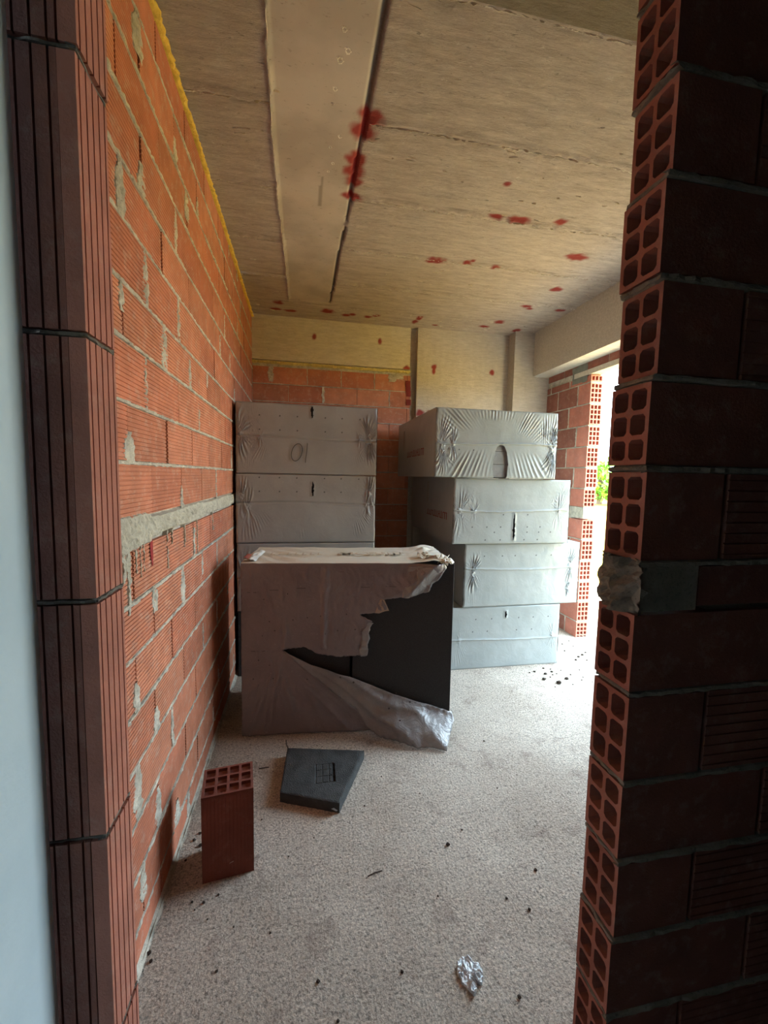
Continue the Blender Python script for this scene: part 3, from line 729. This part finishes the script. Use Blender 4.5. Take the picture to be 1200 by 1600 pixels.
# ------------------------------------------------------------------ torn pack in front (stands on edge)
A = (-.33, 2.372, 0); RZ = -.0999
tp = empty('insulation_pack', A, RZ, label='torn-open insulation pack standing on edge in front of both stacks', cat='package')
BW, BH, BD = 1.205, 1.0, .5
for nm, x0, x1, y0 in (('left', .006, .604, .03), ('right', .618, 1.203, .006)):
    m = MB(); m.ab(x0, x1, y0, BD-.01, .003, BH-.002); ob = m.build('foam_board', EPS, tp)
    bv = ob.modifiers.new('b', 'BEVEL'); bv.width = .004; bv.segments = 2
def inside(x, y, poly):
    c = False; n_ = len(poly); j = n_-1
    for i in range(n_):
        xi, yi = poly[i]; xj, yj = poly[j]
        if (yi > y) != (yj > y) and x < (xj-xi)*(y-yi)/(yj-yi)+xi: c = not c
        j = i
    return c
def sheet(name, ctrl, off, mat, parent, step=.012, rag=(), thick=.0012, label=None):
    """film sheet in the (u, v) plane of the pack front; off(u, v, edge distance) gives how far it stands off"""
    out = []
    n_ = len(ctrl)
    for i in range(n_):
        a, b = Vector(ctrl[i][:2]), Vector(ctrl[(i+1) % n_][:2]); L = (b-a).length; k = max(1, int(L/step))
        for q in range(k):
            p = a.lerp(b, q/k)
            if i in rag and q: d = (b-a).normalized(); p += Vector((-d.y, d.x))*.006*nz(p.x, p.y, 0, 80)
            out.append(p)
    poly = [(p.x, p.y) for p in out]; pts = list(out)
    x0, x1 = min(p[0] for p in poly), max(p[0] for p in poly); y0, y1 = min(p[1] for p in poly), max(p[1] for p in poly)
    y = y0+step/2
    while y < y1:
        x = x0+step/2
        while x < x1:
            px, py = x+random.uniform(-.15, .15)*step, y+random.uniform(-.15, .15)*step
            if inside(px, py, poly) and min((px-q[0])**2+(py-q[1])**2 for q in poly) > (step*.5)**2: pts.append(Vector((px, py)))
            x += step
        y += step
    v, e, f, *_ = delaunay_2d_cdt([Vector(p) for p in pts], [(i, (i+1) % len(out)) for i in range(len(out))], [list(range(len(out)))], 1, 1e-6)
    m = MB()
    for p in v: m.vert((p.x, -off(p.x, p.y), p.y))
    for q in f: m.face(tuple(q))
    o = m.build(name, mat, parent, smooth=True, label=label)
    md = o.modifiers.new('s', 'SOLIDIFY'); md.thickness = thick; md.offset = 0
    return o
SHEET = [(-.004, 1.003), (1.04, 1.004), (1.126, 1.006), (1.123, .961), (1.067, .889), (1.045, .845), (.92, .811), (.783, .795), (.818, .733), (.779, .731), (.751, .714), (.649, .709), (.694, .686), (.729, .664), (.695, .628), (.702, .593), (.683, .546), (.697, .511), (.692, .466), (.528, .46), (.416, .481), (.344, .52), (.219, .508), (.406, .341), (.531, .231), (.646, .143), (.717, .032), (.758, .010), (-.005, .004)]
CREASE = []
_r = random.Random(11)
for k in range(46):
    x = _r.uniform(.02, 1.05); y = _r.uniform(.52, .98); l = _r.uniform(.06, .26); a = 1.57+_r.uniform(-.35, .2)
    if x > .6: a -= .35
    CREASE.append((x, y, x+l*math.cos(a), y-l*math.sin(a) if False else y+l*math.sin(a)*(-1), _r.uniform(.004, .009), _r.uniform(.003, .007)))
for k in range(20):
    a = -_r.uniform(.25, 2.2); d0 = _r.uniform(.03, .25); l = _r.uniform(.1, .4)
    CREASE.append((.22+d0*math.cos(a), .5+d0*math.sin(a), .22+(d0+l)*math.cos(a+.1), .5+(d0+l)*math.sin(a+.1), _r.uniform(.005, .012), _r.uniform(.003, .008)))
for k in range(14):
    x = .44+_r.uniform(0, .03); y = .96-k*.035
    CREASE.append((x, y, x+_r.uniform(-.02, .03), y-.06, .007, .006))
def crease(u, v, lst):
    o = 0
    for (x0, y0, x1, y1, wd, am) in lst:
        if min(x0, x1)-.03 < u < max(x0, x1)+.03 and min(y0, y1)-.03 < v < max(y0, y1)+.03:
            L2 = (x1-x0)**2+(y1-y0)**2; t = max(0, min(1, ((u-x0)*(x1-x0)+(v-y0)*(y1-y0))/L2))
            d2 = (u-x0-t*(x1-x0))**2+(v-y0-t*(y1-y0))**2
            o += am*math.exp(-d2/(wd*wd))*(.25+3*t*(1-t))
    return min(o, .018)
def off_sheet(u, v):
    o = .006+.0018*nz(u, v, 0, 6)+crease(u, v, CREASE)
    o += .005*ridge(u*6+1.2*nz(u, v, 0, 2.2)+v*1.1)**2*max(0, min(1, (v-.35)*2))*(.3+max(0, nz(u, v, 4, 2.5)+.3)*1.4)              # vertical slack folds
    d = math.hypot(u-.22, v-.508)                                                          # radial folds from the tear's tip
    if v < .5: o += .007*ridge(math.atan2(v-.508, u-.22)*5+.5*nz(u, v, 0, 4))**2*min(1, d*2.5)
    if u > .44 and .45 < v < .98: o += .010*math.exp(-((u-.455-.05*(v-.7))/.014)**2)+.004*ridge(u*23+2*nz(u, v, 0, 5))
    if u > .6 and v > .70: 
        k = max(0, 1-abs((u-.83)-(v-.80)*1.25)/.12); o += .035*k*max(0, (u-.75))*4*(1+.4*nz(u, v, 0, 20))
    if abs(v-.508) < .006 and u < .22: o += .003
    if v < .51 and u > .25 and v > .35-1.3*(u-.5) : o = min(o, .009)
    return o
HOLES = [(.28, .68), (.36, .692), (.435, .70), (.15, .672), (.46, .60), (.53, .615), (.63, .62), (.58, .71), (.11, .59), (.18, .62), (.09, .45), (.15, .42), (.17, .34), (.36, .33), (.06, .34), (.12, .80), (.25, .83)]
torn = sheet('film_wrap', SHEET, off_sheet, FILM_F, tp, .0095, rag=range(2, 23), label='grey film with ragged tear, shade in its colour')
m = MB()
for u, v in HOLES:
    y = -off_sheet(u, v)-.0012; m.poly([(u+.0042*math.cos(a), y-.0006, v+.0042*math.sin(a)) for a in [k*math.pi/4 for k in range(8)]]); m.build('vent_hole', INK, torn); m = MB()
for u, v, l in ((.03, .838, .05), (.15, .85, .05), (.30, .86, .05), (.66, .865, .05), (.80, .868, .06), (.02, .50, .12)): m.poly([(u, -off_sheet(u, v)-.002, v), (u+l, -off_sheet(u+l, v)-.002, v), (u+l, -off_sheet(u+l, v)-.002, v+.003), (u, -off_sheet(u, v)-.002, v+.003)]); m.build('print_dash', INK, torn); m = MB()
# rest of the wrap: side, top, back
m = MB()
m.grid(lambda u, v: (-.004+.003*nz(u, v, 0, 4), -.004+u*(BD+.004), .004+v*.998), 20, 30, flip=True)
m.grid(lambda u, v: (u*BW, BD, .004+v*.998), 8, 8, flip=True)
m.build('side_film', FILM_F, tp, smooth=True)
m = MB()
def Ptop(u, v):
    x = -.004+u*1.185; y = -.006+v*(BD+.006)
    z = BH+.004+.003*nz(x, y, 0, 8)+.006*ridge((x+y*.9)*7+.5*nz(x, y, 0, 3))*max(0, 1-abs(x-.22)/.3)*(1 if x < .55 else 0)
    if x > .60: z += .005*ridge(y*9+x*1.5+nz(x, y, 0, 4))*min(1, (x-.6)*3)
    if x > .95: z += .022*max(0, 1-abs(x-1.08)/.13)*(.5+abs(nz(x, y, 0, 9))*1.6)
    if v == 0: z -= .004
    return (x, y, z)
m.grid(Ptop, 150, 60); m.build('top_film', FILM_LIT, tp, smooth=True, label='film across top, warm light in its cream colour')
m = MB(); rr = random.Random(9)
def lumps(mb, cx, cy_, cz, n_, rad, sz):
    for q in range(n_):
        a = rr.uniform(0, 6.28); c = Vector((cx+rr.uniform(-1, 1)*rad[0], cy_+rr.uniform(-1, 1)*rad[1], cz+rr.uniform(0, 1)*rad[2]))
        l = rr.uniform(.6, 1.3)*sz; ax = Vector((math.cos(a), math.sin(a), rr.uniform(-.5, .5))); bx = Vector((-math.sin(a), math.cos(a), rr.uniform(-.2, .7)))
        mb.grid(lambda u, v: c+ax*(u-.5)*l*2+bx*(v-.5)*l+Vector((0, 0, .22*l*math.sin(u*9+q)*math.cos(v*5))), 10, 7)
lumps(m, 1.10, .10, BH+.012, 11, (.08, .08, .028), .04); lumps(m, 1.14, .02, BH+.004, 7, (.035, .02, .02), .032)
ob = m.build('bunched_film', FILM_LIT, tp, smooth=True); md = ob.modifiers.new('s', 'SOLIDIFY'); md.thickness = .0015
# hanging ragged corner, upper right
CORN = [(.93, .985), (1.07, .990), (1.135, 1.006), (1.150, .985), (1.125, .94), (1.10, .905), (1.068, .885), (1.05, .84), (.985, .825), (.93, .81), (.89, .815)]
sheet('torn_corner', CORN, lambda u, v: .020+.034*max(0, 1-abs((u-.99)-(v-.90)*.9)/.075)+.007*nz(u, v, 0, 22), FILM_FLAP, tp, .010, rag=range(3, 9), label='crumpled silver torn corner')
CURL = [(.770, .795), (.792, .800), (.823, .730), (.800, .727), (.765, .714), (.742, .716)]
sheet('torn_corner', CURL, lambda u, v: .014+.02*max(0, (u-.76))*8*abs(nz(u, v, 0, 9)), plain('tan_film_inside', (.40, .31, .24), .6), tp, .008, label='small tan curled tear')
CURL2 = [(.690, .640), (.706, .668), (.735, .660), (.722, .640), (.708, .60), (.716, .570), (.703, .535), (.708, .505), (.700, .468), (.665, .462), (.655, .50), (.672, .56), (.668, .61)]
sheet('torn_corner', CURL2, lambda u, v: .014+.012*ridge(v*19+nz(u, v, 0, 8)), FILM_FLAP, tp, .009, rag=range(1, 9), label='crinkled silver tear edge')
# lower flap drooping to the floor
FLAP = [(.22, .509, .010), (.262, .482, .014), (.384, .417, .016), (.462, .392, .018), (.62, .337, .022), (.897, .219, .028), (1.062, .165, .030), (1.206, .118, .030), (1.216, .085, .055), (1.17, .040, .14), (1.133, .010, .21), (1.032, .010, .196), (.897, .010, .147), (.783, .012, .07), (.715, .049, .04), (.645, .153, .030), (.531, .237, .024), (.406, .344, .018)]
def off_flap(u, v):
    sw = so = 0
    for i in range(len(FLAP)):
        a, b = FLAP[i], FLAP[(i+1) % len(FLAP)]
        for q in (0, .33, .66):
            x, y, o = a[0]+(b[0]-a[0])*q, a[1]+(b[1]-a[1])*q, a[2]+(b[2]-a[2])*q
            wt = 1/((u-x)**2+(v-y)**2+1e-5)**1.6; sw += wt; so += wt*o
    o = so/sw
    an = math.atan2(v-.52, u-.20); d = math.hypot(u-.22, v-.51)
    o += .026*min(1, d*1.3)*(ridge(an*8+.7*nz(u, v, 0, 3)+.2)**1.7-.35)+.014*nz(u, v, 0, 9)*min(1, d)+.006*nz(u, v, 0, 26)*min(1, d)
    return max(o, .010)
flap = sheet('loose_flap', [f[:2] for f in FLAP], off_flap, FILM_FLAP, tp, .011, label='loose silver-grey film flap hanging to the floor')
m = MB()
for u, v in ((.55, .345), (.625, .315), (.872, .245), (.955, .185), (.83, .165), (.89, .11)):
    y = -off_flap(u, v)-.002; m.poly([(u+.006*math.cos(a), y, v+.006*math.sin(a)) for a in [k*math.pi/4 for k in range(8)]]); m.build('vent_hole', INK, flap); m = MB()
# label scrap on the left end of the top, faint brown lettering
m = MB(); m.grid(lambda u, v: (.0+u*.07, .01+v*.30, BH+.010+.012*math.sin(u*3)+.01*nz(u, v, 0, 4)), 10, 20); m.build('paper_label', LABELR, tp, smooth=True, label='white label scrap')
m = MB(); m.grid(lambda u, v: (-.003+u*.035, .04+v*.12, BH+.016+.010*math.sin(u*3+1)), 6, 8); m.build('label_print', plain('brick_red_print', (.35, .09, .06)), tp, smooth=True)
text('MON', .12, BROWNINK, tp, Matrix.Translation((.53, .20, BH+.0135)), ext=.0004)
m = MB(); x = .72
while x < .95:                                                     # smeared letters that cannot be read
    wv = rr.uniform(.02, .035); m.ab(x, x+wv*.35, .20, .28, BH+.0132, BH+.0138); m.ab(x, x+wv, .20+rr.choice([0, .035, .07]), .215+rr.choice([0, .03]), BH+.0132, BH+.0138); x += wv+.013
m.build('printed_text', BROWNINK, tp); m = MB(); x = .12
while x < .42:
    wv = rr.uniform(.02, .035); m.ab(x, x+wv*.3, .19, .26, BH+.0132, BH+.0138); m.ab(x, x+wv, .19, .20, BH+.0132, BH+.0138); x += wv+.018
m.build('printed_text', BROWNINK, tp)

# ------------------------------------------------------------------ things on the floor
bx, by = -.355, 1.491; ang = math.atan2(.024, .179)
fb = empty('hollow_brick', (bx, by, 0), ang, label='red hollow clay brick standing on end by left wall', cat='brick')
m = MB(); W_, D_, H_ = .180, .152, .333; m.tint = (1.0, .5, 0)
n_m = BRICK_DK
m.hollow((0, 0, H_), (1, 0, 0), (0, 1, 0), (0, 0, -1), W_, D_, 4, 3, .009, .012, .30, .06)
def side(O, U, L):
    m.fluted(O, (0, 0, 1), U, Vector(U).cross(Vector((0, 0, 1))), H_-.0005, L, .0015, 14, .0009, .003)
side((0, 0, 0), Vector((1, 0, 0)), W_); side((W_, 0, 0), Vector((0, 1, 0)), D_)
side((W_, D_, 0), Vector((-1, 0, 0)), W_); side((0, D_, 0), Vector((0, -1, 0)), D_)
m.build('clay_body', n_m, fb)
m = MB(); m.poly([(.093, -.002, .056), (.108, -.002, .060), (.108, -.002, .0625), (.095, -.002, .0585)])
m.build('chip_mark', MORTAR, fb)

sl = empty('foam_offcut', (0, 0, 0), 0, label='dark graphite foam offcut with square grid imprint lying on floor', cat='foam slab')
T = .05; q = [(-.098, 1.836), (.164, 1.727), (.323, 2.063), (-.076, 2.150)]
m = MB()
def bil(u, v):
    a = Vector(q[0]).lerp(Vector(q[1]), u); b = Vector(q[3]).lerp(Vector(q[2]), u); return a.lerp(b, v)
g0 = (.055, .155, 1.865, 1.995)
def Psl(u, v):
    p = bil(u, v); z = T+.0015*nz(p.x, p.y, 0, 20)
    ex, ey = (p.x-.062)/.095-(p.y-1.86)*.35, (p.y-1.862)/.130
    if 0 < ex < 1 and 0 < ey < 1:
        fx, fy = (ex*3) % 1, (ey*3) % 1
        z -= .004 if (fx < .14 or fy < .12) else .0015
        if ex > .88: z -= .010
    r = .010*max(0, 1-min(u, 1-u)*30)**2+.010*max(0, 1-min(v, 1-v)*30)**2
    return (p.x, p.y, z-r*.3)
m.grid(Psl, 130, 110)
b4 = [Vector((a, b, .001)) for a, b in q]
for i in range(4):
    a, b = Vector(q[i]), Vector(q[(i+1) % 4])
    m.grid(lambda u, v: (*(a.lerp(b, u)+((b-a).orthogonal().normalized()*.002*nz(u*3, v, i, 4))), .001+v*(T-.0035)), 40, 6)
m.face([m.vert(p) for p in reversed(b4)])
m.build('foam_body', SLAB, sl, smooth=False)
m = MB(); m.poly([(.128, 1.7395, .017), (.150, 1.730, .010), (.157, 1.727, .016), (.140, 1.7345, .024)]); m.build('chip_mark', PALE, sl)

m = MB(); rr = random.Random(3)
def Pfo(u, v):
    a = u*6.2832; r = v*(.040+.009*nz(math.cos(a), math.sin(a), 0, 2.2)+.004*nz(math.cos(a), math.sin(a), 0, 7)-.017*math.exp(-((a-5.15)/.22)**2)-.006*math.exp(-((a-.9)/.3)**2))
    x, y = .502+r*math.cos(a)*.95, 1.058+r*math.sin(a)*1.15
    return (x, y, .003+(.016*abs(nz(x, y, 0, 48))+.012*abs(nz(x, y, 3, 95))+.006*(1-v)) if v < .97 else .0015)
m.grid(Pfo, 72, 22); m.build('foil_scrap', FOIL, label='crumpled silver foil scrap on the floor near the doorway', cat='foil')

# crumbs: countable small lumps of mortar and clay
def crumb(x, y, r, label, group):
    r *= .62
    m = MB(); sd = x*13+y*7
    def P(u, v):
        a, b = u*6.2832, (v-.5)*3.1416; k = r*(1+.45*nz(math.cos(a)*math.cos(b), math.sin(a)*math.cos(b), math.sin(b), 1.6, sd))
        return (x+k*math.cos(a)*math.cos(b), y+k*math.sin(a)*math.cos(b), max(.0, r*.45+k*.6*math.sin(b)))
    m.grid(P, 10, 7); m.build('mortar_crumb', CRUMB, label=label, cat='crumb', group=group)
G1 = [(1.781,2.713,.022),(1.841,2.79,.019),(1.86,2.645,.028),(1.958,2.695,.022),(1.912,2.817,.014),(1.776,2.838,.014),(1.73,2.83,.010),(1.88,2.88,.013),(1.93,2.86,.009),(2.03,2.75,.010),(2.06,2.66,.009),(1.95,2.61,.008),(1.80,2.60,.007),(2.10,2.70,.008),(1.85,2.74,.009),(1.89,2.77,.01),(1.93,2.78,.008),(2.0,2.83,.008),(2.15,2.81,.009),(2.12,2.62,.007)]
for a, b, r in G1: crumb(a, b, r, 'dark mortar crumb scattered on floor in front of the right stack', 'crumbs before the right stack')
G2 = [(2.24,2.98,.016),(2.30,3.03,.018),(2.36,3.06,.018),(2.33,2.96,.012),(2.42,3.10,.014),(2.26,3.16,.012),(2.40,3.24,.010),(2.33,3.30,.012),(2.44,3.36,.011),(2.2,3.25,.012),(2.46,2.99,.012)]
for a, b, r in G2: crumb(a, b, r, 'dark mortar crumb on floor beside the brick jamb of the opening', 'crumbs beside the opening')
G3 = [(-.465,1.286,.011),(-.452,1.262,.009),(-.47,1.24,.007),(-.335,1.42,.008),(-.375,1.429,.007),(-.29,1.44,.007),(-.40,1.66,.012),(-.43,1.69,.010),(-.415,1.72,.010),(-.44,1.60,.008),(-.36,1.40,.005),(-.31,1.36,.005),(-.22,1.32,.005)]
for a, b, r in G3: crumb(a, b, r, 'small dark crumb on floor around the standing brick', 'crumbs around the brick')
G4 = [(.882,1.33,.010),(.587,1.494,.012),(.671,1.552,.007),(.48,1.30,.006),(.30,1.10,.008),(.05,1.12,.009),(-.10,1.28,.006),(.62,.98,.009),(.28,1.75,.006),(.55,1.78,.006),(.72,1.25,.007),(.78,1.20,.009),(.39,1.92,.006),(.10,1.02,.007),(-.05,1.55,.006),(-.17,1.75,.006),(.05,1.62,.005),(-.25,1.20,.007),(.93,1.75,.006),(1.02,2.1,.008)]
for a, b, r in G4: crumb(a, b, r, 'tiny dark crumb on the open floor beyond the doorway', 'crumbs on the open floor')
def wire(pts, r, name, label, cat):
    m = MB()
    for a, b in zip(pts[:-1], pts[1:]):
        a, b = Vector(a), Vector(b); d = (b-a).normalized(); s_ = d.cross(Vector((0, 0, 1))).normalized(); u = s_.cross(d)
        ra = [m.vert(a+(s_*math.cos(k*1.047)+u*math.sin(k*1.047))*r) for k in range(6)]; rb = [m.vert(b+(s_*math.cos(k*1.047)+u*math.sin(k*1.047))*r) for k in range(6)]
        for k in range(6): m.face((ra[k], rb[k], rb[(k+1) % 6], ra[(k+1) % 6]))
    m.build(name, STEEL, label=label, cat=cat)
wire([(-.215, 2.075, .003), (-.165, 2.078, .003)], .0022, 'nail', 'thin dark nail on floor between brick and foam offcut', 'nail')
wire([(-.075, 2.215, .003), (-.085, 2.25, .004), (-.088, 2.285, .005)], .0025, 'twig', 'short dark twig on floor behind the foam offcut', 'twig')
wire([(.243, 1.415, .003), (.272, 1.424, .004), (.300, 1.428, .003)], .002, 'twig', 'bent dark twig alone on the open floor', 'twig')
